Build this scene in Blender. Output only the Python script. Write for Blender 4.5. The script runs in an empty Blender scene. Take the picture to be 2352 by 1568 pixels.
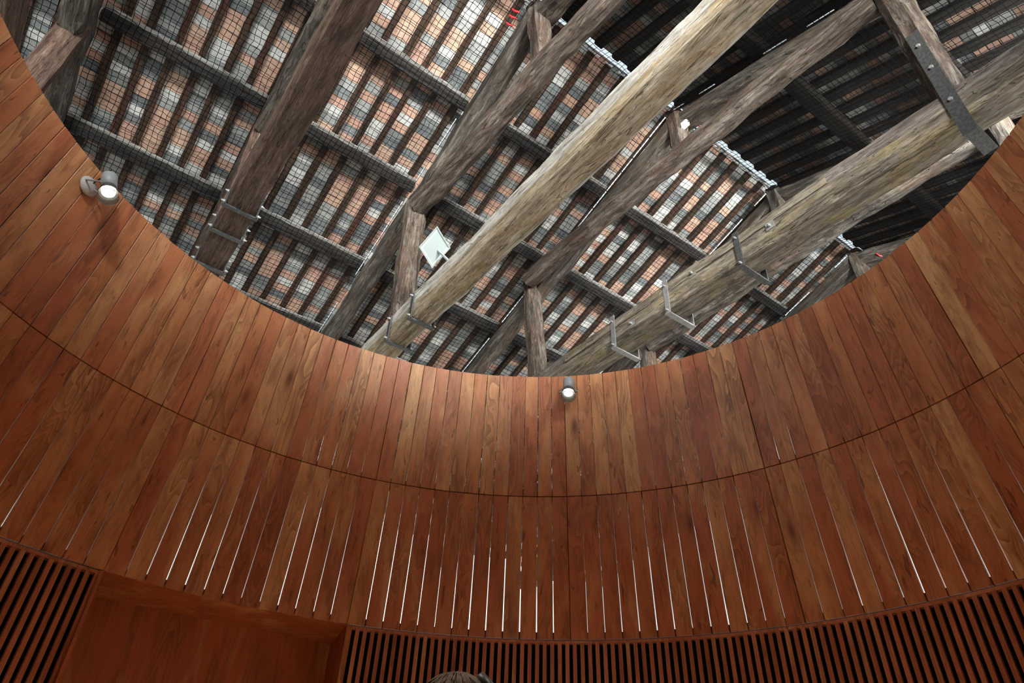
import bpy, math, random
import numpy as np
from mathutils import Vector, Matrix, noise
random.seed(7)
S = bpy.context.scene
COL = S.collection
EYE = 1.5
# ------------------------------------------------------------------ camera
R3 = Matrix(((0.59564431, 0.47082159, 0.65079557), (0.80250015, -0.38377068, -0.4568518), (0.03466056, 0.79438473, -0.60642522)))
cd = bpy.data.cameras.new('camera'); cam = bpy.data.objects.new('camera', cd); COL.objects.link(cam)
cd.sensor_width = 36; cd.lens = 1576.4 / 2352 * 36; cd.clip_start = 0.05; cd.clip_end = 200
cam.matrix_world = Matrix.Translation((0, 0, EYE)) @ R3.to_4x4()
S.camera = cam
# ------------------------------------------------------------------ world, lights, exposure
W = bpy.data.worlds.new('sky'); S.world = W; W.use_nodes = True
W.node_tree.nodes['Background'].inputs[0].default_value = (0.80, 0.93, 1.0, 1)
W.node_tree.nodes['Background'].inputs[1].default_value = 1.2
S.view_settings.view_transform = 'Standard'; S.view_settings.look = 'None'
S.view_settings.gamma = 1; S.view_settings.use_curve_mapping = False; S.view_settings.exposure = 0.0
try:
    S.cycles.max_bounces = 8; S.cycles.diffuse_bounces = 4; S.cycles.transparent_max_bounces = 12
    S.cycles.use_denoising = True; S.cycles.sample_clamp_indirect = 6
except Exception: pass

def area(name, loc, look, sx, sy, power, col):
    l = bpy.data.lights.new(name, 'AREA'); l.shape = 'RECTANGLE'; l.size = sx; l.size_y = sy
    l.energy = power; l.color = col
    o = bpy.data.objects.new(name, l); COL.objects.link(o); o.location = loc
    o.rotation_euler = (Vector(look) - Vector(loc)).to_track_quat('-Z', 'Y').to_euler()
    return o
DAY = (0.90, 0.96, 1.0)
for y in (-3.5, 0.5, 4.5, 8.5, 11.8):                      # tall windows of the long wall behind the photographer
    area('window_daylight', (6.2, y, 4.2), (-6, y, 5.6), 1.9, 3.0, 330, DAY)
area('window_daylight', (-3.0, -5.2, 4.6), (-6, 6, 6.5), 7.0, 3.0, 480, DAY)   # windows of the near end wall
for y, tx, ty, pw in ((-2.9, -9.5, 1.2, 520), (1.7, -9.0, 5.0, 560), (6.9, -8.5, 9.5, 600)):   # floodlights on the tie beams, turned up to the left slope
    area('roof_floodlight', (2.6, y, EYE + 6.35), (tx, ty, EYE + 9.2), 1.3, .8, pw, (1, .99, .96)).data.spread = math.radians(82)

area('added_wall_fill', (-11.2, 4.5, EYE + 2.6), (-14.2, 4.5, EYE + 3.2), 15, .5, 420, DAY)      # added unseen lights behind the drum, to brighten the outer walls
area('added_wall_fill', (-4.0, 10.6, EYE + 2.6), (-4.0, 13.4, EYE + 3.4), 13, .5, 380, DAY)

# ------------------------------------------------------------------ drum (tapering timber cylinder) frame
AX = Vector((.574554801, .818466115, 0)); AY = Vector((-.818466115, .574554801, 0))
DC = Vector((-1.842006, 1.3187268, 0))
A0 = 9.276
HZ = [1.3554 + EYE, 2.4174 + EYE, 3.4875 + EYE]; HR = [3.1947, 3.0, 2.823]
def dr(z):
    if z < HZ[0]: return HR[0] + (HZ[0] - z) * .05
    return float(np.interp(z, HZ, HR))
def D(deg, r, z):
    a = math.radians(deg + A0)
    return DC + AX * (r * math.sin(a)) + AY * (r * math.cos(a)) + Vector((0, 0, z))
# roof
def P(X):                                                   # underside of rafters
    return EYE + (11 + .34 * X if X < -3.86 else 11 + .34 * (-7.72 - X))
SL = math.atan(.34)

# ------------------------------------------------------------------ materials
def mat(name):
    m = bpy.data.materials.new(name); m.use_nodes = True
    nt = m.node_tree; b = nt.nodes['Principled BSDF']; return m, nt, b
def N(nt, t, **k):
    n = nt.nodes.new(t)
    for a, v in k.items(): setattr(n, a, v)
    return n
def lin(c): return tuple(((x / 255) / 12.92 if x / 255 <= .04045 else ((x / 255 + .055) / 1.055) ** 2.4) for x in c) + (1,)
def ramp(nt, stops, fac=None, interp='LINEAR'):
    r = N(nt, 'ShaderNodeValToRGB'); e = r.color_ramp.elements; r.color_ramp.interpolation = interp
    while len(e) < len(stops): e.new(.5)
    for i, (p, c) in enumerate(stops): e[i].position = p; e[i].color = lin(c)
    if fac is not None: nt.links.new(fac, r.inputs[0])
    return r.outputs[0]
def mix(nt, f, a, b, mode='MIX'):
    m = N(nt, 'ShaderNodeMix', data_type='RGBA', blend_type=mode)
    if isinstance(f, (int, float)): m.inputs[0].default_value = f
    else: nt.links.new(f, m.inputs[0])
    for s, v in ((6, a), (7, b)):
        if isinstance(v, tuple): m.inputs[s].default_value = v
        else: nt.links.new(v, m.inputs[s])
    return m.outputs[2]
def math_(nt, op, a, b=0.0, c=None):
    m = N(nt, 'ShaderNodeMath', operation=op)
    for i, v in enumerate((a, b) if c is None else (a, b, c)):
        if isinstance(v, (int, float)): m.inputs[i].default_value = v
        else: nt.links.new(v, m.inputs[i])
    return m.outputs[0]
def mapr(nt, v, a, b, c=0., d=1.):
    m = N(nt, 'ShaderNodeMapRange'); nt.links.new(v, m.inputs[0])
    for i, x in enumerate((a, b, c, d)): m.inputs[i + 1].default_value = x
    return m.outputs[0]
def coords(nt, scale, rnd=60.0):
    """object coordinates, shifted by a random amount for each object, scaled"""
    tc = N(nt, 'ShaderNodeTexCoord'); oi = N(nt, 'ShaderNodeObjectInfo')
    v = N(nt, 'ShaderNodeVectorMath', operation='MULTIPLY_ADD')
    cx = N(nt, 'ShaderNodeCombineXYZ')
    for i, k in enumerate((1.0, 1.7, .6)): nt.links.new(math_(nt, 'MULTIPLY', oi.outputs['Random'], rnd * k), cx.inputs[i])
    nt.links.new(tc.outputs['Object'], v.inputs[0]); v.inputs[1].default_value = scale; nt.links.new(cx.outputs[0], v.inputs[2])
    return v.outputs[0], oi.outputs['Random'], tc.outputs['Object']
def nz(nt, vec, scale, detail=4, rough=.6, dist=0.):
    n = N(nt, 'ShaderNodeTexNoise'); nt.links.new(vec, n.inputs['Vector'])
    n.inputs['Scale'].default_value = scale; n.inputs['Detail'].default_value = detail
    n.inputs['Roughness'].default_value = rough; n.inputs['Distortion'].default_value = dist
    return n.outputs['Fac']
def bump(nt, b, h, s, d=.01):
    n = N(nt, 'ShaderNodeBump'); n.inputs['Strength'].default_value = s; n.inputs['Distance'].default_value = d
    nt.links.new(h, n.inputs['Height']); nt.links.new(n.outputs[0], b.inputs['Normal'])

def plank_wood(name, tones, knots=True, rough=.42):
    m, nt, b = mat(name)
    v, rnd, _ = coords(nt, (9, 9, .9))
    v2, _, _ = coords(nt, (3.2, 3.2, .8), 35)
    v3, _, _ = coords(nt, (5.5, 5.5, .42), 80)
    base = ramp(nt, tones, rnd)
    broad = nz(nt, v2, 1.0, 3, .5, 1.2)
    rings = math_(nt, 'FRACT', math_(nt, 'MULTIPLY', nz(nt, v3, 1.1, 2, .45, .35), 16.0))
    ringm = mapr(nt, rings, 0, 1, 0, 1)
    fine = nz(nt, v, 2.4, 6, .65, .5)
    c = mix(nt, mapr(nt, broad, .5, .72, 0, .7), base, lin((168, 98, 60)))
    c = mix(nt, mapr(nt, broad, .46, .3, 0, .55), c, lin((224, 180, 126)))
    c = mix(nt, math_(nt, 'MULTIPLY', ringm, mapr(nt, nz(nt, v2, 1.4, 1), .44, .62, .12, .7)), c, lin((126, 74, 46)))
    c = mix(nt, mapr(nt, fine, .48, .72, 0, .55), c, lin((116, 70, 46)))
    h = fine
    if knots:
        kv, _, _ = coords(nt, (3.0, 3.0, 1.0), 47)
        vo = N(nt, 'ShaderNodeTexVoronoi', feature='F1'); nt.links.new(kv, vo.inputs['Vector']); vo.inputs['Scale'].default_value = 1.15
        k = mapr(nt, vo.outputs['Distance'], .03, .115, 1, 0)
        c = mix(nt, math_(nt, 'MULTIPLY', k, .82), c, lin((66, 34, 22)))
        k2 = mapr(nt, vo.outputs['Distance'], .09, .24, .42, 0)
        c = mix(nt, k2, c, lin((128, 70, 42)))
        sv, _, _ = coords(nt, (14, 14, .55), 90)                        # thin dark streaks along the grain
        c = mix(nt, mapr(nt, nz(nt, sv, 1.4, 2, .5, 2.0), .66, .72, 0, .6), c, lin((84, 44, 28)))
    nt.links.new(c, b.inputs['Base Color']); b.inputs['Roughness'].default_value = rough
    b.inputs['Specular IOR Level'].default_value = .35
    bump(nt, b, h, .12, .003)
    return m
WOODT = [(0, (200, 130, 86)), (.18, (186, 112, 74)), (.36, (216, 162, 110)), (.5, (192, 118, 80)), (.66, (202, 140, 90)), (.82, (180, 106, 70)), (1, (226, 180, 126))]
M_PLANK = plank_wood('reddish hardwood boards', WOODT)
M_SLAT = plank_wood('reddish hardwood slats', [(0, (178, 108, 76)), (.5, (194, 122, 86)), (1, (168, 98, 68))], False, .55)
M_PORTAL = plank_wood('smooth orange brown lining', [(0, (184, 104, 62)), (1, (188, 108, 66))], False, .5)

def old_wood(name, dark, mid, light, patch, pa=.45, dust=(176, 174, 166), du=.35, sc=1.0):
    """weathered timber; the beam runs along local X"""
    m, nt, b = mat(name)
    v, rnd, oc = coords(nt, (.9 * sc, 9 * sc, 9 * sc))
    vb, _, _ = coords(nt, (.7, 2.2, 2.2), 40)
    vs, _, _ = coords(nt, (2.2, 42, 42), 90)
    f1 = nz(nt, v, 1.5, 7, .68, .6)
    c = ramp(nt, [(.28, dark), (.5, mid), (.72, light)], f1)
    c = mix(nt, mapr(nt, nz(nt, vb, 1.6, 4, .6, .6), .5, .66, 0, pa), c, lin(patch))
    c = mix(nt, mapr(nt, nz(nt, vb, 2.6, 6, .7, .3), .52, .72, 0, du), c, lin(dust))
    fs = nz(nt, vs, 1.2, 5, .7, .4)
    c = mix(nt, mapr(nt, fs, .56, .78, 0, .6), c, lin(tuple(int(x * .45) for x in dark)))
    c = mix(nt, mapr(nt, nz(nt, v, 9, 3, .8), .68, .8, 0, .5), c, lin(light))
    vc, _, _ = coords(nt, (.5, 7, 7), 21)                                # long drying cracks
    cr = nz(nt, vc, 1.1, 3, .5, .8)
    crk = mapr(nt, math_(nt, 'ABSOLUTE', math_(nt, 'SUBTRACT', cr, .5)), 0, .007, .8, 0)
    c = mix(nt, crk, c, lin(tuple(int(x * .3) for x in dark)))
    vm, _, _ = coords(nt, (4.5, 16, 16), 33)
    fm = nz(nt, vm, 1.3, 6, .72, 1.2)
    c = mix(nt, mapr(nt, fm, .5, .64, 0, .42), c, lin(tuple(int(x * .55) for x in dark)))
    c = mix(nt, mapr(nt, fm, .44, .32, 0, .4), c, lin(tuple(min(255, int(x * 1.1)) for x in light)))
    vd, _, _ = coords(nt, (1.2, 20, 20), 77)
    cr2 = mapr(nt, math_(nt, 'ABSOLUTE', math_(nt, 'SUBTRACT', nz(nt, vd, 1.0, 2, .5, .6), .5)), 0, .012, .6, 0)
    c = mix(nt, cr2, c, lin(tuple(int(x * .3) for x in dark)))
    nt.links.new(c, b.inputs['Base Color']); b.inputs['Roughness'].default_value = .85
    b.inputs['Specular IOR Level'].default_value = .2
    bump(nt, b, math_(nt, 'ADD', math_(nt, 'MULTIPLY', math_(nt, 'SUBTRACT', f1, math_(nt, 'ADD', fm, cr2)), 1.0), math_(nt, 'SUBTRACT', math_(nt, 'MULTIPLY', fs, .6), crk)), .8, .02)
    return m
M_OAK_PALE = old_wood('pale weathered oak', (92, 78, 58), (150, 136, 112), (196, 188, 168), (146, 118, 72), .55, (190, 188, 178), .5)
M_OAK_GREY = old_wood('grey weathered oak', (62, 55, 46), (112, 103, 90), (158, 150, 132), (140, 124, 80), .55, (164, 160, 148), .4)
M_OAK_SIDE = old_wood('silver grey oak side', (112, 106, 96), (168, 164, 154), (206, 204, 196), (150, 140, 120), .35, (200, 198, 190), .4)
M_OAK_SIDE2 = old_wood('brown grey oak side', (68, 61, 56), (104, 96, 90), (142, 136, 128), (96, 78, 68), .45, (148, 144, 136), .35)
M_OAK_BROWN = old_wood('brown old beam', (44, 33, 27), (82, 64, 54), (112, 94, 82), (62, 54, 40), .5, (130, 120, 96), .22)
M_OAK_DARK = old_wood('dark old beam', (30, 27, 24), (62, 57, 51), (106, 102, 95), (82, 62, 44), .5, (140, 136, 124), .3)
M_OAK_RED = old_wood('red brown old beam', (36, 30, 26), (72, 62, 54), (116, 110, 102), (74, 50, 38), .5, (128, 122, 104), .35)
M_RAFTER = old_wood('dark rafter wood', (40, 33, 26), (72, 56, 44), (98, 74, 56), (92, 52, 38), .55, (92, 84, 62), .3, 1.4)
M_RAFTER2 = old_wood('darker rafter wood', (20, 18, 16), (34, 30, 26), (50, 44, 38), (40, 30, 24), .4, (50, 48, 42), .2, 1.4)  # darker tone for rafters and purlins of the right slope
M_PURLIN = old_wood('purlin wood', (30, 28, 27), (50, 47, 45), (72, 69, 66), (66, 52, 44), .4, (92, 90, 86), .25)

M_STRIP = old_wood('pale strip wood', (116, 114, 110), (166, 165, 160), (198, 198, 192), (140, 134, 120), .3, (196, 196, 190), .4)
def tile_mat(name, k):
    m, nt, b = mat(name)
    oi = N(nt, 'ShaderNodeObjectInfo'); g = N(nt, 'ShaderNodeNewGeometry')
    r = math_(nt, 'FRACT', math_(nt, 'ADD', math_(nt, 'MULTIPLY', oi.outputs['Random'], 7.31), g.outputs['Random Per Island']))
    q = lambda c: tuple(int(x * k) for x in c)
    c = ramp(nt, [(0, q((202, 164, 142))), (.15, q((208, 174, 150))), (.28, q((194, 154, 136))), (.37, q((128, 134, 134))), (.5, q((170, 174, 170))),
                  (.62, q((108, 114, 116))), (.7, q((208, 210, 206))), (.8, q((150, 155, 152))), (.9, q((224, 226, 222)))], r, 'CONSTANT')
    tc = N(nt, 'ShaderNodeTexCoord')
    ps = N(nt, 'ShaderNodeNewGeometry')
    n1 = nz(nt, ps.outputs['Position'], 9, 5, .7)
    n2 = nz(nt, ps.outputs['Position'], 38, 4, .7)
    c = mix(nt, mapr(nt, n1, .5, .7, 0, .5), c, lin(q((112, 116, 116))))
    c = mix(nt, mapr(nt, n2, .54, .7, 0, .5), c, lin(q((224, 226, 220))))
    nt.links.new(c, b.inputs['Base Color']); b.inputs['Roughness'].default_value = .9
    b.inputs['Specular IOR Level'].default_value = .15
    bump(nt, b, n2, .5, .01)
    return m
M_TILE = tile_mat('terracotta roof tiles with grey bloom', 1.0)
M_TILE2 = tile_mat('terracotta roof tiles with painted shade', .66)  # same tiles, the unlit right slope's shade put into their colour
def plain(name, c, rough=.7, metal=0., nscale=0, amt=.3, c2=None, spec=.3, bmp=0):
    m, nt, b = mat(name)
    if nscale:
        g = N(nt, 'ShaderNodeNewGeometry')
        n1 = nz(nt, g.outputs['Position'], nscale, 5, .65)
        nt.links.new(mix(nt, mapr(nt, n1, .4, .7, 0, amt), lin(c), lin(c2 or tuple(int(x * .6) for x in c))), b.inputs['Base Color'])
        if bmp: bump(nt, b, n1, bmp, .01)
    else: b.inputs['Base Color'].default_value = lin(c)
    b.inputs['Roughness'].default_value = rough; b.inputs['Metallic'].default_value = metal
    b.inputs['Specular IOR Level'].default_value = spec
    return m
M_MORTAR = plain('pale lime mortar bed', (178, 178, 170), .95, 0, 14, .6)
M_PLASTER = plain('white plaster', (236, 238, 236), .9, 0, .8, .12)
M_FLOOR = plain('worn stone floor', (196, 168, 140), .6, 0, 2, .4)
M_IRON = plain('dark forged iron', (66, 68, 68), .55, .55, 30, .6, (110, 108, 104), .4, .3)
M_STEEL = plain('pale galvanised steel', (150, 150, 148), .45, .5, 25, .5, (96, 96, 96), .4)
M_BOLT = plain('dull bolt steel', (150, 152, 150), .5, .5)
M_CORD = plain('black net cord', (5, 5, 5), .9, spec=.05)
M_ROPE = plain('pale edge cord', (224, 236, 244), .6)
M_RED = plain('red ribbon', (226, 34, 40), .5)
M_GREY = plain('grey painted aluminium', (158, 166, 170), .45, .1)
M_DGREY = plain('dark grey paint', (92, 92, 90), .5, .1)
M_WHITE = plain('white enamel', (188, 190, 186), .4)
M_CABLE = plain('black cable', (20, 20, 20), .5)
M_FELT = plain('black backing felt', (16, 16, 14), .95, spec=.05)
M_BATTEN = plain('dark batten wood', (86, 48, 32), .8)
M_BOX = plain('off white lamp housing', (122, 132, 130), .5)
M_GLASS, _nt, _b = mat('cloudy glass rim'); _b.inputs['Alpha'].default_value = .6; _b.inputs['Roughness'].default_value = .15
_b.inputs['Base Color'].default_value = lin((120, 122, 116)); _b.inputs['IOR'].default_value = 1.45
M_EMIT, _nt, _b = mat('glowing lamp'); _b.inputs['Emission Color'].default_value = (1, .97, .86, 1); _b.inputs['Emission Strength'].default_value = 9
M_LENS, _nt, _b = mat('frosted flood lens'); _b.inputs['Base Color'].default_value = lin((148, 158, 155)); _b.inputs['Roughness'].default_value = .25
M_SKIN = plain('skin', (196, 150, 124), .6)
M_SHIRT = plain('dark blue knit', (44, 52, 70), .9, 0, 40, .3)
M_TROUSER = plain('dark trousers', (38, 38, 42), .9)
M_HAIR = plain('brown hair with light strands', (46, 33, 22), .75, 0, 60, .5, (84, 64, 40))
# fine black mesh: solid threads of 2.5 mm every 15 mm, open between them
M_MESH, nt, b = mat('fine black mesh screen')
tc = N(nt, 'ShaderNodeTexCoord'); sx = N(nt, 'ShaderNodeSeparateXYZ'); nt.links.new(tc.outputs['Object'], sx.inputs[0])
fx = math_(nt, 'LESS_THAN', math_(nt, 'FRACT', math_(nt, 'MULTIPLY', sx.outputs[0], 1 / .016)), .09)
fy = math_(nt, 'LESS_THAN', math_(nt, 'FRACT', math_(nt, 'MULTIPLY', sx.outputs[1], 1 / .016)), .09)
al = math_(nt, 'MAXIMUM', fx, fy); nt.links.new(al, b.inputs['Alpha']); b.inputs['Base Color'].default_value = (.012, .012, .012, 1)
b.inputs['Roughness'].default_value = .9

# ------------------------------------------------------------------ object helpers
def empty(name, loc=(0, 0, 0), label=None, cat=None, group=None, kind=None, parent=None):
    o = bpy.data.objects.new(name, None); o.empty_display_size = .1
    o.location = loc; COL.objects.link(o); tag(o, label, cat, group, kind)
    return o
def tag(o, label=None, cat=None, group=None, kind=None):
    if label: o['label'] = label
    if cat: o['category'] = cat
    if group: o['group'] = group
    if kind: o['kind'] = kind
    return o
def me(name, verts, faces, m, smooth=False):
    d = bpy.data.meshes.new(name); d.from_pydata([tuple(v) for v in verts], [], faces)
    if m: d.materials.append(m)
    if smooth: d.polygons.foreach_set('use_smooth', [True] * len(faces))
    d.update(); return d
WM = {}
def put(name, d, parent=None, M=None):
    """link mesh data as an object with world matrix M, child of parent"""
    o = bpy.data.objects.new(name, d); COL.objects.link(o)
    M = M or Matrix.Identity(4); WM[o] = M
    if parent is not None:
        pm = WM.get(parent) or Matrix.LocRotScale(parent.location, parent.rotation_euler, parent.scale)
        o.parent = parent; o.matrix_basis = pm.inverted() @ M
    else: o.matrix_basis = M
    return o
BOXF = [(0, 3, 2, 1), (4, 5, 6, 7), (0, 1, 5, 4), (1, 2, 6, 5), (2, 3, 7, 6), (3, 0, 4, 7)]
def boxv(x0, x1, y0, y1, z0, z1):
    return [(x0, y0, z0), (x1, y0, z0), (x1, y1, z0), (x0, y1, z0), (x0, y0, z1), (x1, y0, z1), (x1, y1, z1), (x0, y1, z1)]
def boxme(name, dx, dy, dz, m): return me(name, boxv(-dx / 2, dx / 2, -dy / 2, dy / 2, -dz / 2, dz / 2), BOXF, m)
class MB:
    def __init__(s): s.v = []; s.f = []
    def add(s, v, f): n = len(s.v); s.v += [tuple(x) for x in v]; s.f += [tuple(i + n for i in q) for q in f]
    def box(s, M, dx, dy, dz): s.add([M @ Vector(p) for p in boxv(-dx / 2, dx / 2, -dy / 2, dy / 2, -dz / 2, dz / 2)], BOXF)
    def lathe(s, M, prof, n=20, cap=True):
        base = len(s.v)
        for r, z in prof:
            for i in range(n): a = 2 * math.pi * i / n; s.v.append(tuple(M @ Vector((r * math.cos(a), r * math.sin(a), z))))
        for j in range(len(prof) - 1):
            for i in range(n):
                k = (i + 1) % n; s.f.append((base + j * n + i, base + j * n + k, base + (j + 1) * n + k, base + (j + 1) * n + i))
        if cap:
            s.f.append(tuple(base + i for i in reversed(range(n)))); s.f.append(tuple(base + (len(prof) - 1) * n + i for i in range(n)))
    def tube(s, pts, r, n=6):
        base = len(s.v); pts = [Vector(p) for p in pts]
        for j, p in enumerate(pts):
            t = (pts[min(j + 1, len(pts) - 1)] - pts[max(j - 1, 0)]).normalized()
            u = t.cross(Vector((0, 0, 1)) if abs(t.z) < .95 else Vector((1, 0, 0))).normalized(); w = t.cross(u)
            for i in range(n): a = 2 * math.pi * i / n; s.v.append(tuple(p + (u * math.cos(a) + w * math.sin(a)) * r))
        for j in range(len(pts) - 1):
            for i in range(n):
                k = (i + 1) % n; s.f.append((base + j * n + i, base + j * n + k, base + (j + 1) * n + k, base + (j + 1) * n + i))
        s.f.append(tuple(base + i for i in reversed(range(n)))); s.f.append(tuple(base + (len(pts) - 1) * n + i for i in range(n)))
    def obj(s, name, m, parent=None, smooth=False, M=None): return put(name, me(name, s.v, s.f, m, smooth), parent, M)
def frame(p0, p1, up=Vector((0, 0, 1))):
    """matrix at p0 with X towards p1, Z nearest to up"""
    p0, p1 = Vector(p0), Vector(p1); x = (p1 - p0).normalized()
    y = up.cross(x)
    if y.length < 1e-4: y = Vector((0, 1, 0)).cross(x)
    y.normalize(); z = x.cross(y)
    return Matrix(((x.x, y.x, z.x, p0.x), (x.y, y.y, z.y, p0.y), (x.z, y.z, z.z, p0.z), (0, 0, 0, 1))), (p1 - p0).length
def beam(name, p0, p1, w, h, m, parent=None, up=Vector((0, 0, 1)), rough=.02, seed=0, cell=.16, bow=0., rnd=.3, w2=None, m2=None, wob=1.0):
    """hewn timber: a rounded box of width w (Y) and height h (Z), its surface uneven"""
    M, L = frame(p0, p1, up); n = max(3, int(L / cell)); sec = []
    k = min(w, h) * rnd * .5
    for (sx, sy) in ((-1, -1), (1, -1), (1, 1), (-1, 1)):
        pass
    q = [(-.5 * w, -.5 * h + k), (-.5 * w + k, -.5 * h), (0, -.5 * h), (.5 * w - k, -.5 * h), (.5 * w, -.5 * h + k), (.5 * w, 0),
         (.5 * w, .5 * h - k), (.5 * w - k, .5 * h), (0, .5 * h), (-.5 * w + k, .5 * h), (-.5 * w, .5 * h - k), (-.5 * w, 0)]
    v = []; f = []
    off = Vector((seed * 7.3, seed * 3.1, seed * 1.7))
    for i in range(n + 1):
        x = L * i / n; t = i / n; sw = 1 + ((w2 / w - 1) * t if w2 else 0)
        b = bow * math.sin(math.pi * t)
        dy = (noise.noise(Vector((x * .7, 3.3, 0)) + off)) * rough * 1.1 * wob
        dz = (noise.noise(Vector((x * .7, 9.1, 2)) + off)) * rough * 1.1 * wob
        for (y, z) in q:
            g = noise.noise(Vector((x * 2.1, y * 5, z * 5)) + off) * rough + noise.noise(Vector((x * 7, y * 14, z * 14)) + off) * rough * .45
            s = 1 + g / max(w, h) * 2.2
            v.append((x, y * s * sw + dy, z * s + dz + b))
    c = len(q)
    for i in range(n):
        for j in range(c):
            k2 = (j + 1) % c; f.append((i * c + j, (i + 1) * c + j, (i + 1) * c + k2, i * c + k2))
    f.append(tuple(range(c))); f.append(tuple(n * c + j for j in reversed(range(c))))
    d = me(name, v, f, m, False)
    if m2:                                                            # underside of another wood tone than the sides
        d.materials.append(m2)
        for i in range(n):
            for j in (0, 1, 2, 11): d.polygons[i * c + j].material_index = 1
    return put(name, d, parent, M)

# ------------------------------------------------------------------ the hall
def wallbox(name, x0, x1, y0, y1, z0, z1, m):
    return tag(put(name, me(name, boxv(x0, x1, y0, y1, z0, z1), BOXF, m)), kind='structure')
YN, YF = -5.6, 13.4; XL, XR = -14.2, 6.48; EV = P(XL)
wallbox('floor', XL - .4, XR + .4, YN - .4, YF + .4, -.2, 0, M_FLOOR)
wallbox('wall_left', XL - .4, XL, YN - .4, YF + .4, 0, EV + .1, M_PLASTER)
wallbox('wall_right', XR, XR + .4, YN - .4, YF + .4, 0, EV + .1, M_PLASTER)
for nm, y0 in (('wall_near', YN - .4), ('wall_far', YF)):
    pv = [(XL, 0), (XR, 0), (XR, EV + .1), (-3.86, P(-3.8601) + .1), (XL, EV + .1)]
    v = [(x, y0, z) for x, z in pv] + [(x, y0 + .4, z) for x, z in pv]
    f = [(0, 1, 2, 3, 4), (9, 8, 7, 6, 5)] + [(i, i + 5, (i + 1) % 5 + 5, (i + 1) % 5) for i in range(5)]
    tag(put(nm, me(nm, v, f, M_PLASTER)), kind='structure')

# ------------------------------------------------------------------ roof decks
YT = [-1.95, .47, 2.92, 5.70, 8.2, 10.65]                    # truss planes
PITCH = .33; ROW = .147
cosS, sinS = math.cos(SL), math.sin(SL)
FVEC = [R3[0][:], R3[1][:], R3[2][:]]
def project(p):
    q = Vector(p) - Vector((0, 0, EYE)); c = R3.transposed() @ q
    if c.z > -.1: return None
    return 1176 + 1576.4 * c.x / -c.z, 784 - 1576.4 * c.y / -c.z
def inframe(p, mg=30):
    q = project(p); return q is not None and -mg < q[0] < 2352 + mg and -mg < q[1] < 1568 + mg
def above_rim(p):
    """whether the sight line to p passes over the drum's rim"""
    q = Vector(p) - Vector((0, 0, EYE)); t = (HZ[2] - EYE) / q.z
    h = Vector((q.x * t, q.y * t, 0)) - DC; return h.length < HR[2]
def slopept(side, s, y, d):
    """point at distance s down the slope from the ridge, d above the rafter undersides (side -1: towards -X)"""
    x = -3.86 + side * s * cosS
    return Vector((x - side * -1 * 0, y, P(-3.8601) - s * sinS)) + Vector((side * sinS, 0, cosS)) * d
def slope_mat(side, s, y, d, roll=0.):
    """X axis down the slope, Y along the ridge, Z away from the room"""
    x = Vector((side * cosS, 0, -sinS)); z = Vector((side * sinS, 0, cosS)); yv = z.cross(x)
    p = slopept(side, s, y, d)
    M = Matrix(((x.x, yv.x, z.x, p.x), (x.y, yv.y, z.y, p.y), (x.z, yv.z, z.z, p.z), (0, 0, 0, 1)))
    return M @ Matrix.Rotation(roll, 4, 'Z') if roll else M
SMAX = (XL + 3.86) / -cosS + .3
RAFT_S = [0, 1.72, 3.28, 4.93, 6.54, 8.2, 9.8, SMAX]         # purlin positions down the slope
PUR_S = RAFT_S[1:-1]
tile_mesh = {}
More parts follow.
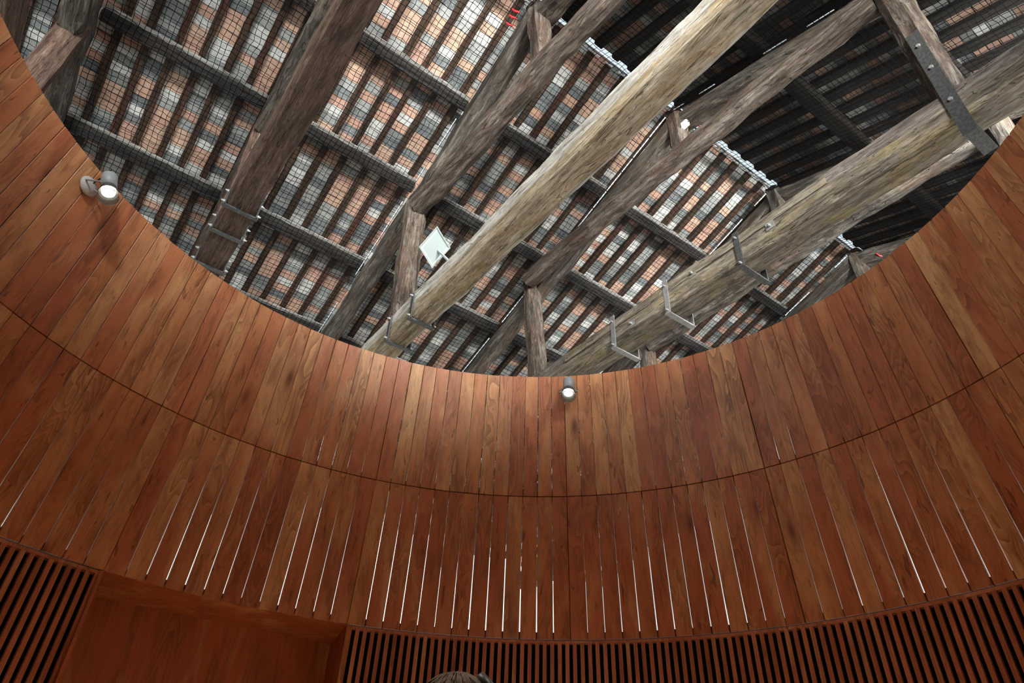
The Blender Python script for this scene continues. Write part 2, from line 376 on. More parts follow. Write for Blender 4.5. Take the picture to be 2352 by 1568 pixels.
for side, tm, nm in ((-1, M_TILE, 'ceiling_left'), (1, M_TILE2, 'ceiling_right')):
    lab = dict(kind='structure')
    root = empty(nm, slopept(side, 5, 4, .2), **lab)
    # mortar bed above the tiles, 35 mm of daylight left open along the ridge
    d = me('mortar_bed', boxv(.013, SMAX, YN, YF, 0, .05), BOXF, M_MORTAR)
    put('mortar_bed', d, root, slope_mat(side, 0, 0, .135) if side == 1 else slope_mat(side, 0, YF + YN, .135))
    ny = int((YF - YN) / PITCH); ns = int((SMAX - .06) / ROW)
    cells = []
    for j in range(ny):
        y = YN + .2 + j * PITCH
        for i in range(ns):
            s = .02 + ROW * (i + .5); p = slopept(side, s, y, .1)
            vis = inframe(p, 0) and above_rim(p)
            cells.append(((p - Vector((0, 0, EYE))).length if vis else 99, i, j, s, y))
    cells.sort()
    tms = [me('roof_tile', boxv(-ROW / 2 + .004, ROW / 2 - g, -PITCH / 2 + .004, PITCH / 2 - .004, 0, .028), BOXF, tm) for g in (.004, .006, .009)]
    rest = MB()
    for k, (dist, i, j, s, y) in enumerate(cells):
        M = slope_mat(side, s, y, .1 + random.uniform(-.004, .006), random.uniform(-.012, .012)) @ Matrix.Rotation(random.uniform(-.02, .02), 4, 'Y')
        if k < 300: put('roof_tile', tms[k % 3], root, M)
        else: rest.add([M @ v.co for v in tms[k % 3].vertices], BOXF)
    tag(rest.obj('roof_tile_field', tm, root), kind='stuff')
    # rafters: one length for each bay between purlins, staggered from bay to bay
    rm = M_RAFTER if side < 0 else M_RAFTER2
    proto = {}
    nr = 0; far = MB()
    for bi in range(len(RAFT_S) - 1):
        s0, s1 = RAFT_S[bi], RAFT_S[bi + 1]
        for j in range(ny + 1):
            y = YN + .035 + j * PITCH + (0 if bi % 2 else .0)
            a, c = slopept(side, s0 + (.06 if bi == 0 else .01), y, .047), slopept(side, s1 - .01, y, .047)
            mid = (a + c) / 2
            vis = any(inframe(p, 60) and above_rim(p) for p in (a, mid, c))
            yy = y + random.uniform(-.02, .02)
            if vis and nr < 290:
                key = (bi, random.randrange(4))
                if key not in proto:
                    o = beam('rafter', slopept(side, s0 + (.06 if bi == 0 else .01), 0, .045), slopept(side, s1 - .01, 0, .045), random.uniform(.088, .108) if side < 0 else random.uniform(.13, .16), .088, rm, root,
                             up=Vector((side * sinS, 0, cosS)), rough=.007, seed=len(proto) + 3 + 40 * side, cell=.32, rnd=.3)
                    proto[key] = o.data; M0 = WM[o]; o.matrix_basis = WM[root].inverted() @ Matrix.Translation((0, yy, 0)) @ M0 if root in WM else Matrix.Translation(root.location).inverted() @ Matrix.Translation((0, yy, 0)) @ M0
                    proto[(bi, 'M')] = M0
                else: put('rafter', proto[key], root, Matrix.Translation((0, yy, 0)) @ proto[(bi, 'M')])
                nr += 1
            else:
                Mx, L = frame(a, c, Vector((side * sinS, 0, cosS)))
                far.box(Mx @ Matrix.Translation((L / 2, 0, 0)), L, .09 if side < 0 else .14, .088)
    if far.v: tag(far.obj('rafter_field', rm, root), kind='stuff')
    # purlins: a length in each bay between trusses
    ys = [YN] + YT + [YF]
    for pi, s in enumerate(PUR_S):
        for b_ in range(len(ys) - 1):
            j0, j1 = random.uniform(-.015, .015), random.uniform(-.015, .015)
            g0 = .12 if b_ else 0; g1 = .12 if b_ < len(ys) - 2 else 0
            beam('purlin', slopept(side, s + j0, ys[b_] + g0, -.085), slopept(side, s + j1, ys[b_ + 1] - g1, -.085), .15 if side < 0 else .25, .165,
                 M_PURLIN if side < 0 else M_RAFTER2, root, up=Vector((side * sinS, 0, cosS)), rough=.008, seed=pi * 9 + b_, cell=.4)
            if side < 0:                                             # pale strip along the upper edge of the purlin
                beam('strip', slopept(side, s + j0 - .1, ys[b_] + g0, -.022), slopept(side, s + j1 - .1, ys[b_ + 1] - g1, -.022), .055, .035,
                     M_STRIP, root, up=Vector((side * sinS, 0, cosS)), rough=.004, seed=pi * 5 + b_, cell=.4)
# ridge beam of short lengths under the open slit
# ------------------------------------------------------------------ trusses
def mirror(x): return -7.72 - x
def truss(i, y, label, tie, colr, qx, mats, under=None):
    king = True
    """tie: (Z at x=0, Z at x=-7, width, height); colr: (yL, yR, Z) of the straining beam; qx: left and right queen post X"""
    root = empty('roof_truss', (-3.86, y, EYE + tie[0] - tie[3] / 2), label, 'roof truss', 'timber trusses under the tiled roof')
    zt = lambda x: EYE + tie[0] + (tie[1] - tie[0]) * (-x / 7.)
    mt, mp, mc, mq = mats
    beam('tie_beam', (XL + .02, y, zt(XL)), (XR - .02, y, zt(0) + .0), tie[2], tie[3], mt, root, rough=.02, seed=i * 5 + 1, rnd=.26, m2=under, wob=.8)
    dp = .17 + .165
    for sgn, sd in ((-1, 0), (1, 1)):
        x0 = XL + .35 if sgn < 0 else XR - .35
        up = Vector((sgn * sinS, 0, cosS))
        top = Vector((-3.86 + sgn * .02, y + .0, P(-3.8601) - .36))
        beam('principal_rafter', (x0, y + .02, P(x0) - .30), top, .27, .3, mp, root, up=up, rough=.028, seed=i * 7 + sd + 2, bow=.05 * (1 if i % 2 else -.6), rnd=.35)
    cz = EYE + colr[2]
    beam('straining_beam', (qx[0] + .16, colr[0], cz + .03), (qx[1] - .16, colr[1], cz), .28, .29, mc, root, rough=.028, seed=i * 3 + 4, bow=.05, rnd=.5)
    for k, q in enumerate(qx):
        zb = zt(q) + tie[3] / 2 - .03
        yq = colr[k]
        beam('queen_post', (q + (.05 if k == 0 else 0), y, zb), (q, (yq + y) / 2, cz + .22), .3 if k == 0 else .36, .3, mq, root, up=Vector((1, 0, 0)), rough=.014 if i == 0 else .026, seed=i * 11 + k + 6, rnd=.55)
    if king:
        kc = (colr[0] + colr[1]) / 2
        beam('king_post', (-3.8, kc * .5 + y * .5, cz + .12), (-3.86, y, P(-3.8601) - .12), .2, .26, mc if i != 1 else mp, root, up=Vector((1, 0, 0)), rough=.03, seed=i * 13 + 9, rnd=.45, w2=.3)
    return root, zt
def strap(root, x, y, z, w, h, width=.07, m=M_IRON, label=None, lugs=True, up=.0):
    """a U-shaped iron stirrup round a beam lying along X"""
    b = MB(); t = .014
    b.box(Matrix.Translation((x, y - w / 2 - t / 2, z + up / 2)), width, t, h + up + .04)
    b.box(Matrix.Translation((x, y + w / 2 + t / 2, z + up / 2)), width, t, h + up + .04)
    b.box(Matrix.Translation((x, y, z - h / 2 - .012)), width, w + .06, .018)
    o = b.obj('iron_strap', m, root)
    if label: o['label'] = label
    if lugs:
        for s in (-1, 1):
            bb = MB()
            bb.lathe(Matrix.Translation((x + .0, y + s * (w / 2 + .02), z - h / 2 + .04)) @ Matrix.Rotation(s * -math.pi / 2, 4, 'X'), [(.017, -.01), (.017, .014), (.009, .016), (.009, .032)], 6)
            bb.obj('bolt', M_BOLT, o)
            bb = MB()
            bb.lathe(Matrix.Translation((x, y + s * (w / 2 + .02), z + h / 2 - .02)) @ Matrix.Rotation(s * -math.pi / 2, 4, 'X'), [(.017, -.01), (.017, .014), (.009, .016), (.009, .032)], 6)
            bb.obj('bolt', M_BOLT, o)
    return o
LB = ['truss with only a cut post end showing at the top left corner of the photo', 'truss with a smooth brown tie beam strapped with iron, nearest the left',
      'truss with a pale beige tie beam that carries the white flood lamp', 'truss with a thick grey spliced tie beam and hanging iron strap at upper right',
      'truss whose short post top shows just under the grey spliced beam near the rim', 'farthest truss seen dark at the right edge of the roof opening']
T = []
T.append(truss(0, YT[0], LB[0], (5.75, 5.75, .3, .4), (-1.95, -1.95, 7.85), (-6.9, -.75), (M_OAK_BROWN, M_OAK_DARK, M_OAK_DARK, M_OAK_BROWN)))
YT[1] = .49
T.append(truss(1, YT[1], LB[1], (5.71, 5.71, .31, .4), (.47, .47, 7.85), (-6.9, -.75), (M_OAK_BROWN, M_OAK_DARK, M_OAK_DARK, M_OAK_BROWN)))
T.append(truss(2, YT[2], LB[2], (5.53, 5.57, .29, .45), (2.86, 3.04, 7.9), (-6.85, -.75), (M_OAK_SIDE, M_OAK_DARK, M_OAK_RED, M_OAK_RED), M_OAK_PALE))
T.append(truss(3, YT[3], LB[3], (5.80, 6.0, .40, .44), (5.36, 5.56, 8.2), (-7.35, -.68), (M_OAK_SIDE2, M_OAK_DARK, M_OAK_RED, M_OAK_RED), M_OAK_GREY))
T.append(truss(4, YT[4], LB[4], (5.8, 5.8, .34, .42), (8.1, 8.1, 7.9), (-7.1, -.75), (M_OAK_DARK, M_OAK_DARK, M_OAK_DARK, M_OAK_DARK)))
T.append(truss(5, YT[5], LB[5], (5.8, 5.8, .34, .42), (10.6, 10.6, 7.9), (-7.1, -.75), (M_OAK_DARK, M_OAK_DARK, M_OAK_DARK, M_OAK_DARK)))
def tz(i, x): return T[i][1](x)
for x, m, l in ((-3.2, M_IRON, None), (-4.35, M_STEEL, 'pale galvanised iron strap'), (-5.35, M_STEEL, 'pale galvanised iron strap')):
    strap(T[3][0], x, YT[3], tz(3, x), .43, .47, .075, m, l, up=.06)
for x in (-6.15, -6.75):
    strap(T[2][0], x, YT[2], tz(2, x) - .03, .32, .38, .06)
for x in (-5.9, -6.35, -7.0):
    strap(T[1][0], x, YT[1], tz(1, x) - .1, .33, .22, .05)
# hanging strap on the right-hand queen post of the spliced truss
b = MB(); yf = YT[3] - .215
b.box(Matrix.Translation((-.68, yf - .01, EYE + 6.3)), .13, .016, 1.7)
b.box(Matrix.Translation((-.68, YT[3], EYE + 5.545)), .13, .46, .016)
o = b.obj('hanging_strap', M_IRON, T[3][0])
for dz in (6.9, 6.5, 5.95):
    bb = MB(); bb.lathe(Matrix.Translation((-.68, yf - .02, EYE + dz)) @ Matrix.Rotation(math.pi / 2, 4, 'X'), [(.022, 0), (.022, .02)], 6); bb.obj('bolt', M_BOLT, o)
# scarf plates of the splice
for x, dz in ((-2.75, .08), (-5.0, -.02), (-3.9, .14)):
    b = MB(); b.box(Matrix.Translation((x, YT[3] - .212, tz(3, x) + dz)), .11, .012, .1); o = b.obj('square_washer', M_STEEL, T[3][0])
    bb = MB(); bb.lathe(Matrix.Translation((x, YT[3] - .218, tz(3, x) + dz)) @ Matrix.Rotation(math.pi / 2, 4, 'X'), [(.02, 0), (.02, .025), (.01, .03), (.01, .05)], 6); bb.obj('bolt', M_BOLT, o)
b = MB(); b.box(Matrix.Translation((-4.2, YT[3] - .205, tz(3, -4.2) + .17)) @ Matrix.Rotation(.012, 4, 'Y'), 4.4, .03, .13)
b.obj('splice_plank', M_OAK_GREY, T[3][0]).data.materials[0] = M_OAK_GREY
# white junction boxes
def jbox(loc, lab):
    r = empty('junction_box', loc, lab, 'junction box')
    b = MB(); b.box(Matrix.Translation(loc), .11, .07, .09); b.obj('housing', M_WHITE, r)
    b = MB(); b.box(Matrix.Translation(Vector(loc) + Vector((0, -.038, 0))), .095, .012, .075); b.obj('cover', M_WHITE, r)
    b = MB(); b.tube([Vector(loc) + Vector((.05, 0, 0)), Vector(loc) + Vector((.12, .02, .03)), Vector(loc) + Vector((.25, .03, .05))], .012); b.obj('cable', M_CABLE, r)
jbox((-3.66, 5.60, EYE + 9.02), 'small white box at the ridge beside the second post top from the right')
jbox((-1.45, 5.62, EYE + 6.08), 'small white box sitting on the grey spliced tie beam')

# ------------------------------------------------------------------ bird netting
def net(side, root):
    V = []; F = []
    bays = [(YN + .1, YT[0] - .16)] + [(YT[i] + .16, YT[i + 1] - .16) for i in range(5)] + [(YT[5] + .16, YF - .1)]
    cell = .078; S1 = 9.2 if side < 0 else 6.0
    r = .0043
    def dpt(s, y, y0, y1):
        t = (y - y0) / (y1 - y0); near = min((s - q) ** 2 for q in PUR_S + [0]) ** .5
        sag = .02 * math.sin(math.pi * t) + min(near, .5) * .03
        w = noise.noise(Vector((s * 1.3, y * 1.3, 5))) * .03
        return -.20 - sag - w + (0.0)
    for (y0, y1) in bays:
        ny = int((y1 - y0) / cell); ns = int(S1 / cell)
        G = {}
        for a in range(ns + 1):
            for c in range(ny + 1):
                s = .08 + a * cell; y = y0 + (y1 - y0) * c / ny
                js = noise.noise(Vector((s * 5, y * 5, 1))) * .028 + random.uniform(-.008, .008)
                jy = noise.noise(Vector((s * 5, y * 5, 8))) * .028 * (1 if 0 < c < ny else 0) + random.uniform(-.006, .006)
                G[a, c] = slopept(side, s + js, y + jy, dpt(s, y, y0, y1))
        def line(pts, ax):
            base = len(V)
            e = [Vector((0, 0, r)), (Vector((0, .87 * r, -.5 * r)) if ax else Vector((.87 * r, 0, -.5 * r))), (Vector((0, -.87 * r, -.5 * r)) if ax else Vector((-.87 * r, 0, -.5 * r)))]
            for p in pts: V.extend(tuple(p + q) for q in e)
            for i in range(len(pts) - 1):
                for k in range(3):
                    n2 = (k + 1) % 3; F.append((base + i * 3 + k, base + i * 3 + n2, base + i * 3 + 3 + n2, base + i * 3 + 3 + k))
        for c in range(ny + 1): line([G[a, c] for a in range(ns + 1)], True)
        for a in range(ns + 1): line([G[a, c] for c in range(ny + 1)], False)
    tag(put('cord_mesh', me('cord_mesh', V, F, M_CORD), root), kind='stuff')
    d = me('fine_mesh', [(.08, 0, 0), (S1, 0, 0), (S1, YF - YN - .2, 0), (.08, YF - YN - .2, 0)], [(0, 1, 2, 3)], M_MESH)
    y_start = YF - .1 if side < 0 else YN + .1
    for (y0, y1) in bays:
        L = y1 - y0
        d = me('fine_mesh', [(.08, 0, 0), (S1, 0, 0), (S1, L, 0), (.08, L, 0)], [(0, 1, 2, 3)], M_MESH)
        tag(put('fine_mesh', d, root, slope_mat(side, 0, y1 if side < 0 else y0, -.185)), kind='stuff')
    return root
nl = nr_ = empty('bird_net', (-3.86, 4, EYE + 9.2), 'black bird netting stretched below both slopes of the tiled roof', 'netting', kind='stuff')
net(-1, nl); net(1, nl)
# pale edge cords lashed along the trusses and the ridge
def dashes(name, p0, p1, r, m, parent, dash=.11, gap=.018, keep=.85):
    p0, p1 = Vector(p0), Vector(p1); L = (p1 - p0).length; t = (p1 - p0) / L; s = 0; b = MB()
    while s < L:
        e = min(L, s + dash * random.uniform(.7, 1.3))
        if random.random() < keep: b.tube([p0 + t * s, p0 + t * e], r, 5)
        s = e + gap
    return tag(b.obj(name, m, parent), 'pale edge cord lashed in short lengths')
for i in range(5):
    dashes('edge_cord', slopept(-1, .04, YT[i] + .2, -.16), slopept(-1, .04, YT[i + 1] - .2, -.16), .016, M_ROPE, nl)
for i in (2, 3, 4, 5):
    dashes('edge_cord', slopept(-1, .15, YT[i] - .165, -.185), slopept(-1, 6.8, YT[i] - .165, -.185), .007 if i == 2 else .011, M_ROPE, nl, .3, .02, .4 if i == 2 else .72)
for i in (3,):
    dashes('edge_cord', slopept(1, .15, YT[i] - .165, -.185), slopept(1, 4.5, YT[i] - .165, -.185), .009, M_ROPE, nr_, .3, .3, .6)
for loc in ((-4.13, 2.58, 9.22), (-4.02, 2.55, 9.22), (-3.93, 2.53, 9.22), (-3.62, 5.85, 9.2), (-3.5, 5.8, 9.2), (-3.45, 10.5, 9.15), (-3.4, 10.6, 9.15)):
    b = MB(); L_ = Vector(loc) + Vector((0, 0, EYE)); b.tube([L_, L_ + Vector((.02, .03, -.05)), L_ + Vector((.05, .07, -.07))], .014, 5)
    tag(b.obj('ribbon_tie', M_RED, nl), 'red ribbon tie')

# ------------------------------------------------------------------ flood lamp on the pale tie beam
def px_ray(x, y): return (R3 @ Vector((x - 1176, 784 - y, -1576.4))).normalized()
fl_c = Vector((-5.62, 2.70, 6.12 + EYE))
ea = (px_ray(1018, 515) - px_ray(976, 562)).normalized(); eb = (px_ray(995, 615) - px_ray(976, 562)); eb = (eb - ea * ea.dot(eb) * .45).normalized()
en = ea.cross(eb).normalized()
if en.dot(fl_c - Vector((0, 0, EYE))) > 0: en = -en
FM = Matrix(((ea.x, eb.x, en.x, fl_c.x), (ea.y, eb.y, en.y, fl_c.y), (ea.z, eb.z, en.z, fl_c.z), (0, 0, 0, 1)))
r = empty('flood_lamp', fl_c, 'square white flood lamp fixed to the pale beige tie beam', 'lamp')
a_, b_ = .165, .15
v = [(-a_, -b_, 0), (a_, -b_, 0), (a_, b_, 0), (-a_, b_, 0), (-a_ * .5, -b_ * .5, -.13), (a_ * .5, -b_ * .5, -.13), (a_ * .5, b_ * .5, -.13), (-a_ * .5, b_ * .5, -.13)]
put('housing', me('housing', [FM @ Vector(p) for p in v], [(0, 1, 2, 3), (7, 6, 5, 4), (0, 4, 5, 1), (1, 5, 6, 2), (2, 6, 7, 3), (3, 7, 4, 0)], M_BOX), r)
b = MB()
for q in (((0, -b_), (2 * a_ + .02, .014)), ((0, b_), (2 * a_ + .02, .014)), ((-a_, 0), (.014, 2 * b_)), ((a_, 0), (.014, 2 * b_))):
    b.box(FM @ Matrix.Translation((q[0][0], q[0][1], .006)), q[1][0], q[1][1], .02)
b.obj('bezel', M_BOX, r)
v = [(-a_ + .01, -b_ + .01, .006), (a_ - .01, -b_ + .01, .006), (a_ - .01, b_ - .01, .006), (-a_ + .01, b_ - .01, .006), (-a_ * .3, b_ * .2, -.03), (a_ * .5, b_ * .2, -.03)]
put('lens', me('lens', [FM @ Vector(p) for p in v], [(0, 1, 5, 4), (1, 2, 5), (2, 3, 4, 5), (3, 0, 4)], M_LENS), r)
b = MB(); b.tube([FM @ Vector((.0, .0, -.12)), Vector((-5.45, 2.80, 5.85 + EYE)), Vector((-5.4, 2.85, 5.76 + EYE))], .018); b.obj('bracket', M_BOX, r)

# ------------------------------------------------------------------ the timber drum
drum = empty('wall_drum', DC, kind='structure')
def plank_mesh(zb, zt, gb, gt, nm='plank', th=.021, wdeg=30 / 13):
    """one board in its own frame: X across, Z up, Y outwards; gaps in metres at foot and head"""
    wb = 2 * dr(zb) * math.tan(math.radians(wdeg / 2)) - gb; wt = 2 * dr(zt) * math.tan(math.radians(wdeg / 2)) - gt
    lean = dr(zt) - dr(zb); h = zt - zb; c = .0025
    v = []
    for z, w, y in ((0, wb, 0), (h, wt, lean)):
        v += [(-w / 2, y + c, z), (-w / 2 + c, y, z), (w / 2 - c, y, z), (w / 2, y + c, z), (w / 2, y + th, z), (-w / 2, y + th, z)]
    f = [(i, (i + 1) % 6, (i + 1) % 6 + 6, i + 6) for i in range(6)] + [(5, 4, 3, 2, 1, 0), (6, 7, 8, 9, 10, 11)]
    return me(nm, v, f, M_PLANK)
def radial(deg, r, z):
    """frame at the drum surface: X clockwise tangent, Y outwards, Z up"""
    a = math.radians(deg + A0); out = AX * math.sin(a) + AY * math.cos(a); tg = out.cross(Vector((0, 0, 1))); p = D(deg, r, z)
    return Matrix(((tg.x, out.x, 0, p.x), (tg.y, out.y, 0, p.y), (tg.z, out.z, 1, p.z), (0, 0, 0, 1)))
J = .004
up_m = [plank_mesh(HZ[1] + J, HZ[2], g, g2) for g, g2 in ((.004, .0045), (.006, .005), (.0025, .002), (.007, .006), (.004, .006))]
lo_m = [plank_mesh(HZ[0] + J, HZ[1] - J, g, g2) for g, g2 in ((.0075, .004), (.009, .004), (.0065, .0035), (.003, .002), (.0115, .005), (.008, .003))]
STEP = 30 / 13
back = MB()
for pn in range(-6, 6):
    for k in range(13):
        deg = pn * 30 + (k + .5) * STEP
        vis = -4 <= pn < 3
        for ring, (ms, z) in enumerate(((up_m, HZ[1] + J), (lo_m, HZ[0] + J))):
            M = radial(deg, dr(z) + random.uniform(-.001, .001), z) @ Matrix.Rotation(random.uniform(-.0012, .0012), 4, 'Y')
            dm = random.choice(ms)
            if ring == 1 and k in (0, 12): dm = random.choice((lo_m[3], lo_m[2]))
            if vis: put('plank', dm, drum, M)
            else: back.add([M @ q.co for q in dm.vertices], [tuple(p.vertices) for p in dm.polygons])
tag(back.obj('rear_planks', M_PLANK, drum), kind='stuff')
# battens behind the boards: posts at the panel joints, hoops at the ring joints
for pn in range(-6, 6):
    for za, zb in ((HZ[1] + .06, HZ[2] - .25), (HZ[0] + .04, HZ[1] - .06)):
        b = MB(); p0 = radial(pn * 30, dr(za) + .055, za); p1 = radial(pn * 30, dr(zb) + .055, zb)
        vs = [p0 @ Vector(q) for q in ((-.05, -.028, 0), (.05, -.028, 0), (.05, .03, 0), (-.05, .03, 0))] + [p1 @ Vector(q) for q in ((-.05, -.028, 0), (.05, -.028, 0), (.05, .03, 0), (-.05, .03, 0))]
        b.add(vs, BOXF); b.obj('batten_post', M_BATTEN, drum)
def hoop(name, z0, z1, off, th, m, d0=-180, d1=180, step=STEP):
    b = MB(); n = int(round((d1 - d0) / step)); v = []; f = []
    for i in range(n + 1):
        dg = d0 + i * step
        v += [D(dg, dr(z0) + off, z0), D(dg, dr(z0) + off + th, z0), D(dg, dr(z1) + off + th, z1), D(dg, dr(z1) + off, z1)]
    for i in range(n):
        for k in range(4): f.append((i * 4 + k, i * 4 + (k + 1) % 4, i * 4 + 4 + (k + 1) % 4, i * 4 + 4 + k))
    if d1 - d0 < 359: f += [(0, 1, 2, 3), (n * 4 + 3, n * 4 + 2, n * 4 + 1, n * 4)]
    b.add(v, f); return b.obj(name, m, drum)
hoop('batten_hoop', HZ[1] - .045, HZ[1] + .045, .024, .035, M_BATTEN)
hoop('batten_hoop', HZ[0] + .008, HZ[0] + .055, .024, .035, M_BATTEN)
# slats and their black backing
sw = .0285
def slat(z0, z1):
    return me('slat', [(x, y + (dr(z0) - dr(z1)) * t, z) for z, t in ((0, 0), (z1 - z0, -1)) for x, y in ((-sw / 2, 0), (sw / 2, 0), (sw / 2, .02), (-sw / 2, .02))], BOXF, M_SLAT)
sm = slat(.05, HZ[0] - .022); rear = MB()
for i in range(360):
    deg = -180 + i + .5
    if -60 < deg < -30: continue
    M = radial(deg, dr(.05) + .004, .05)
    if -76 < deg < 64: put('slat', sm, drum, M)
    else: rear.add([M @ q.co for q in sm.vertices], BOXF)
tag(rear.obj('rear_slats', M_SLAT, drum), kind='stuff')
hoop('slat_backing', .02, HZ[0] - .01, .058, .01, M_FELT, -30, 180, 3); hoop('slat_backing', .02, HZ[0] - .01, .058, .01, M_FELT, -180, -60, 3)
hoop('drum_skirting', 0, .06, -.004, .06, M_BATTEN, -30, 180, 3); hoop('drum_skirting', 0, .06, -.004, .06, M_BATTEN, -180, -60, 3)
hoop('slat_head_rail', HZ[0] - .024, HZ[0] - .004, .006, .05, M_SLAT, -30, 180, 3); hoop('slat_head_rail', HZ[0] - .024, HZ[0] - .004, .006, .05, M_SLAT, -180, -60, 3)

# recessed doorway
door = empty('door_1', D(-45, 3.5, 0), kind='structure')
zt_ = HZ[0] - .001; RO = 3.9
b = MB(); v = []; n = 15
for i in range(n + 1):
    dg = -60 + 2 * i
    rch = RO * math.cos(math.radians(15)) / math.cos(math.radians(dg + 45))
    v += [D(dg, HR[0] + .002, zt_), D(dg, rch, zt_), D(dg, rch, zt_ + .02), D(dg, HR[0] + .002, zt_ + .02)]
f = [(i * 4 + k, i * 4 + (k + 1) % 4, i * 4 + 4 + (k + 1) % 4, i * 4 + 4 + k) for i in range(n) for k in range(4)] + [(0, 1, 2, 3), (n * 4 + 3, n * 4 + 2, n * 4 + 1, n * 4)]
b.add(v, f); b.obj('soffit', M_PORTAL, door)
for dg, s in ((-60, -.4), (-30, .4)):
    q = [D(dg, HR[0] - .0, 0), D(dg, RO, 0), D(dg + s, RO, 0), D(dg + s, HR[0], 0)]
    b = MB(); b.add(q + [p + Vector((0, 0, zt_)) for p in q], BOXF); b.obj('door_jamb', M_PORTAL, door)
p0, p1 = D(-60.3, RO - .02, 0), D(-29.7, RO - .02, 0); pm = (p0 + p1) / 2
Md, L = frame(p0, p1)
b = MB(); b.box(Md @ Matrix.Translation((L / 2, 0, zt_ / 2 + .01)), L, .04, zt_ + .02); b.obj('door_leaf', M_PORTAL, door)

# ------------------------------------------------------------------ rim spotlights
def spotlight(deg, z, yaw, label, tilt=.25, pz=0., pr=1.):
    """plate, yoke, tubular body and lens; local X tangent, Y outwards, Z up"""
    r0 = dr(z); M = radial(deg, r0, z)
    root = empty('rim_spotlight', D(deg, r0, z), label, 'spotlight', 'spotlights on the drum rim')
    b = MB(); b.lathe(M @ Matrix.Translation((0, 0, pz)) @ Matrix.Rotation(math.pi / 2, 4, 'X'), [(.062 * pr, 0), (.066 * pr, .008), (.062 * pr, .02), (.02, .03)], 28); b.obj('mounting_plate', M_WHITE, root, True)
    ax = M @ Vector((yaw, -.15, -.05)); side = Vector((M[0][0], M[1][0], M[2][0]))
    out = Vector((M[0][1], M[1][1], 0))
    dn = (Vector((0, 0, -1)) - out * tilt * 1.0).normalized()
    x = side; y = dn.cross(x).normalized(); x = y.cross(dn)
    B = Matrix(((x.x, y.x, dn.x, ax.x), (x.y, y.y, dn.y, ax.y), (x.z, y.z, dn.z, ax.z), (0, 0, 0, 1)))
    b = MB(); b.lathe(B, [(.045, -.18), (.048, -.175), (.048, -.05)], 24); b.obj('lamp_body', M_GREY, root, True)
    b = MB(); b.lathe(B, [(.045, -.05), (.042, -.046), (.042, -.036), (.05, -.03), (.054, -.012), (.054, .004)], 24, False); b.obj('lamp_collar', M_DGREY, root, True)
    b = MB(); b.lathe(B, [(.03, .0), (.05, .012), (.062, .045), (.064, .05), (.06, .05), (.048, .014), (.03, .004)], 28, False); b.obj('glass_ring', M_GLASS, root, True)
    b = MB(); b.lathe(B, [(.042, -.028), (.041, -.002), (.02, .004), (.004, .005)], 24); b.obj('lamp_lens', M_EMIT, root, True)
    for s in (-1, 1):
        b = MB(); b.tube([M @ Vector((0, -.012, pz)), M @ Vector((s * .062 * .8, -.03, pz)), B @ Vector((s * .066, 0, -.03)), B @ Vector((s * .062, 0, -.005))], .0055); b.obj('yoke_arm', M_GREY, root, True)
        b = MB(); b.lathe(B @ Matrix.Translation((s * .05, 0, -.018)) @ Matrix.Rotation(s * math.pi / 2, 4, 'Y'), [(.01, 0), (.01, .026), (.006, .03)], 10); b.obj('thumb_screw', M_BOLT, root, True)
    b = MB(); b.tube([M @ Vector((.0, -.02, .01)), M @ Vector((.02, -.05, .11)), M @ Vector((yaw * .5, -.09, .17)), B @ Vector((0, 0, -.182))], .0045, 6); b.obj('cable', M_CABLE, root, True)
    l = bpy.data.lights.new('spot_light', 'SPOT'); l.energy = 560; l.color = (1, .87, .72); l.spot_size = math.radians(76); l.spot_blend = 1; l.shadow_soft_size = .04
    o = bpy.data.objects.new('spot_light', l); COL.objects.link(o)
    lp = ax + dn * .06; o.parent = root; o.location = lp - root.location; o.rotation_euler = dn.to_track_quat('-Z', 'Y').to_euler()
    return root
spotlight(-85.4, 3.34 + EYE, .035, 'lit grey spotlight on a round white plate at the left rim', .4)
spotlight(.95, 3.28 + EYE, .0, 'lit grey spotlight hanging at the middle of the rim', .35, .09, .7)
spotlight(88, 3.40 + EYE, .0, 'lit grey spotlight beyond the right edge of the photo', .35)
spotlight(176, 3.40 + EYE, .0, 'lit grey spotlight behind the photographer', .2)

# ------------------------------------------------------------------ the visitor whose hair shows at the bottom edge
def skin_body(name, pts, edges, rad, m, parent, sub=2):
    d = bpy.data.meshes.new(name); d.from_pydata([tuple(p) for p in pts], edges, []); d.materials.append(m)
    o = put(name, d, parent); d.polygons.update() if False else None
    md = o.modifiers.new('skin', 'SKIN'); 
    for i, r in enumerate(rad): 
        d.skin_vertices[0].data[i].radius = r if isinstance(r, tuple) else (r, r)
    d.skin_vertices[0].data[0].use_root = True
    s = o.modifiers.new('sub', 'SUBSURF'); s.levels = s.render_levels = sub
    return o
hd = Vector((-.83167, .51942, 0)).normalized()
pd = 1.12; base = hd * pd; base += Vector((0, 0, 0))
TOP = EYE + .19626 / .9805 * pd - .012
person = empty('person', (base.x, base.y, 0), 'person with brown hair, only the crown showing at the bottom edge', 'person')
fw = hd; rt = fw.cross(Vector((0, 0, 1)))                     # looks away from the camera
H = TOP
def Q(x, y, z): return base + rt * x + fw * y + Vector((0, 0, z))
nk = H - .25; sh = H - .31
pts = [Q(0, 0, H * .52), Q(0, 0, H * .62), Q(0, 0, H * .74), Q(0, -.01, nk - .04), Q(0, .0, nk + .06),
       Q(-.17, 0, sh), Q(-.2, .0, sh - .27), Q(-.19, .05, sh - .5), Q(-.18, .08, sh - .58),
       Q(.17, 0, sh), Q(.2, .0, sh - .27), Q(.19, .05, sh - .5), Q(.18, .08, sh - .58),
       Q(-.09, 0, H * .49), Q(-.095, .01, H * .28), Q(-.1, 0, .08), Q(-.1, .13, .035),
       Q(.09, 0, H * .49), Q(.095, .01, H * .28), Q(.1, 0, .08), Q(.1, .13, .035)]
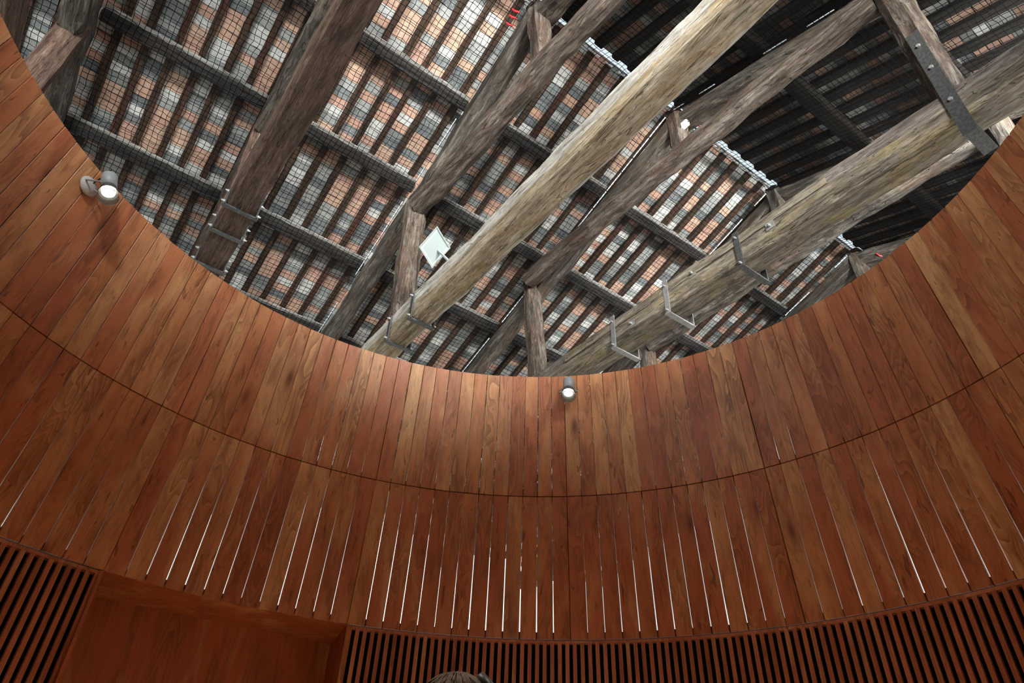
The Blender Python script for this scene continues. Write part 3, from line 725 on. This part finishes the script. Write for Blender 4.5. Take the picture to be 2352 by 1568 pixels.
edges = [(0, 1), (1, 2), (2, 3), (3, 4), (3, 5), (5, 6), (6, 7), (7, 8), (3, 9), (9, 10), (10, 11), (11, 12), (0, 13), (13, 14), (14, 15), (15, 16), (0, 17), (17, 18), (18, 19), (19, 20)]
rad = [(.15, .11), (.14, .1), (.17, .11), (.11, .07), (.055, .055), .06, .048, .035, .03, .06, .048, .035, .03, .09, .06, .045, .04, .09, .06, .045, .04]
skin_body('body', pts, edges, rad, M_SHIRT, person)
b = MB(); hc = Q(0, .01, H - .115)
HM = Matrix(((rt.x, fw.x, 0, hc.x), (rt.y, fw.y, 0, hc.y), (0, 0, 1, hc.z), (0, 0, 0, 1)))
def ball(b, M, rx, ry, rz, n=20, mm=12, fn=None, z0=-1.):
    vs = []; base_ = len(b.v)
    for j in range(mm + 1):
        t = math.pi * j / mm
        for i in range(n):
            a = 2 * math.pi * i / n; p = Vector((math.sin(t) * math.cos(a), math.sin(t) * math.sin(a), math.cos(t)))
            p = Vector((p.x * rx, p.y * ry, max(p.z, z0) * rz))
            if fn: p = fn(p)
            b.v.append(tuple(M @ p))
    for j in range(mm):
        for i in range(n): k = (i + 1) % n; b.f.append((base_ + j * n + i, base_ + (j + 1) * n + i, base_ + (j + 1) * n + k, base_ + j * n + k))
def headf(p):
    q = p.copy()
    if p.z < 0: q.x *= 1 - .35 * (p.z / -.12) ** 1.5; q.y = q.y * (1 - .2 * (p.z / -.12)) + .012
    return q
ball(b, HM, .072, .09, .112, fn=headf); b.obj('head', M_SKIN, person, True)
b = MB(); ball(b, HM @ Matrix.Translation((0, .095, -.02)), .013, .02, .024, 10, 8); b.obj('nose', M_SKIN, person, True)
for s in (-1, 1):
    b = MB(); ball(b, HM @ Matrix.Translation((s * .074, 0, -.01)), .01, .02, .032, 10, 8); b.obj('ear', M_SKIN, person, True)
    b = MB(); ball(b, HM @ Matrix.Translation((s * .03, .083, .005)), .012, .01, .01, 10, 8); b.obj('eye', M_WHITE, person, True)
b = MB(); ball(b, HM @ Matrix.Translation((0, .088, -.06)), .024, .01, .007, 10, 8); b.obj('mouth', M_RED, person, True)
for s in (-1, 1):
    b = MB(); ball(b, Matrix(((rt.x, fw.x, 0, 0), (rt.y, fw.y, 0, 0), (0, 0, 1, 0), (0, 0, 0, 1))) and Matrix.Translation(Q(s * .18, .1, sh - .64)) @ Matrix(((rt.x, fw.x, 0, 0), (rt.y, fw.y, 0, 0), (0, 0, 1, 0), (0, 0, 0, 1))), .018, .038, .05, 10, 8)
    for k in range(4): b.tube([Q(s * .18, .075 + k * .018, sh - .68), Q(s * .178, .08 + k * .018, sh - .72), Q(s * .17, .085 + k * .017, sh - (.755 if k in (1, 2) else .745))], .0082, 6)
    b.tube([Q(s * .175, .125, sh - .63), Q(s * .165, .145, sh - .66), Q(s * .16, .145, sh - .69)], .009, 6)
    b.obj('hand', M_SKIN, person, True)
b = MB()
def hairf(p):
    q = p * (1 + .03 * noise.noise(p * 60)); return q
ball(b, HM @ Matrix.Translation((0, -.012, .006)), .08, .096, .118, 26, 16, hairf, z0=-.45)
for k in range(420):                                            # strands combed back over the crown
    a = random.uniform(0, 2 * math.pi); t0 = random.uniform(.0, .9)
    pp = []
    for j in range(5):
        t = t0 + j * .16; q = Vector((math.sin(t) * math.cos(a) * .082, math.sin(t) * math.sin(a) * .098 - .012, math.cos(t) * .121 + .006))
        pp.append(HM @ (q * (1 + random.uniform(.0, .015) + .02 * (j == 4))))
    b.tube(pp, .0014, 3)
b.obj('hair', M_HAIR, person, True)
b = MB(); b.lathe(HM @ Matrix.Translation((.05, -.02, .103)) @ Matrix.Rotation(.9, 4, 'Y'), [(.012, -.006), (.03, -.004), (.03, .006), (.012, .01)], 14); o = b.obj('hair_clip', M_CABLE, person, True); tag(o, 'black hair clip')
b = MB(); b.lathe(HM @ Matrix.Translation((.072, -.025, .103)), [(.004, -.003), (.005, 0), (.003, .004)], 8); b.obj('clip_stud', M_BOLT, o)
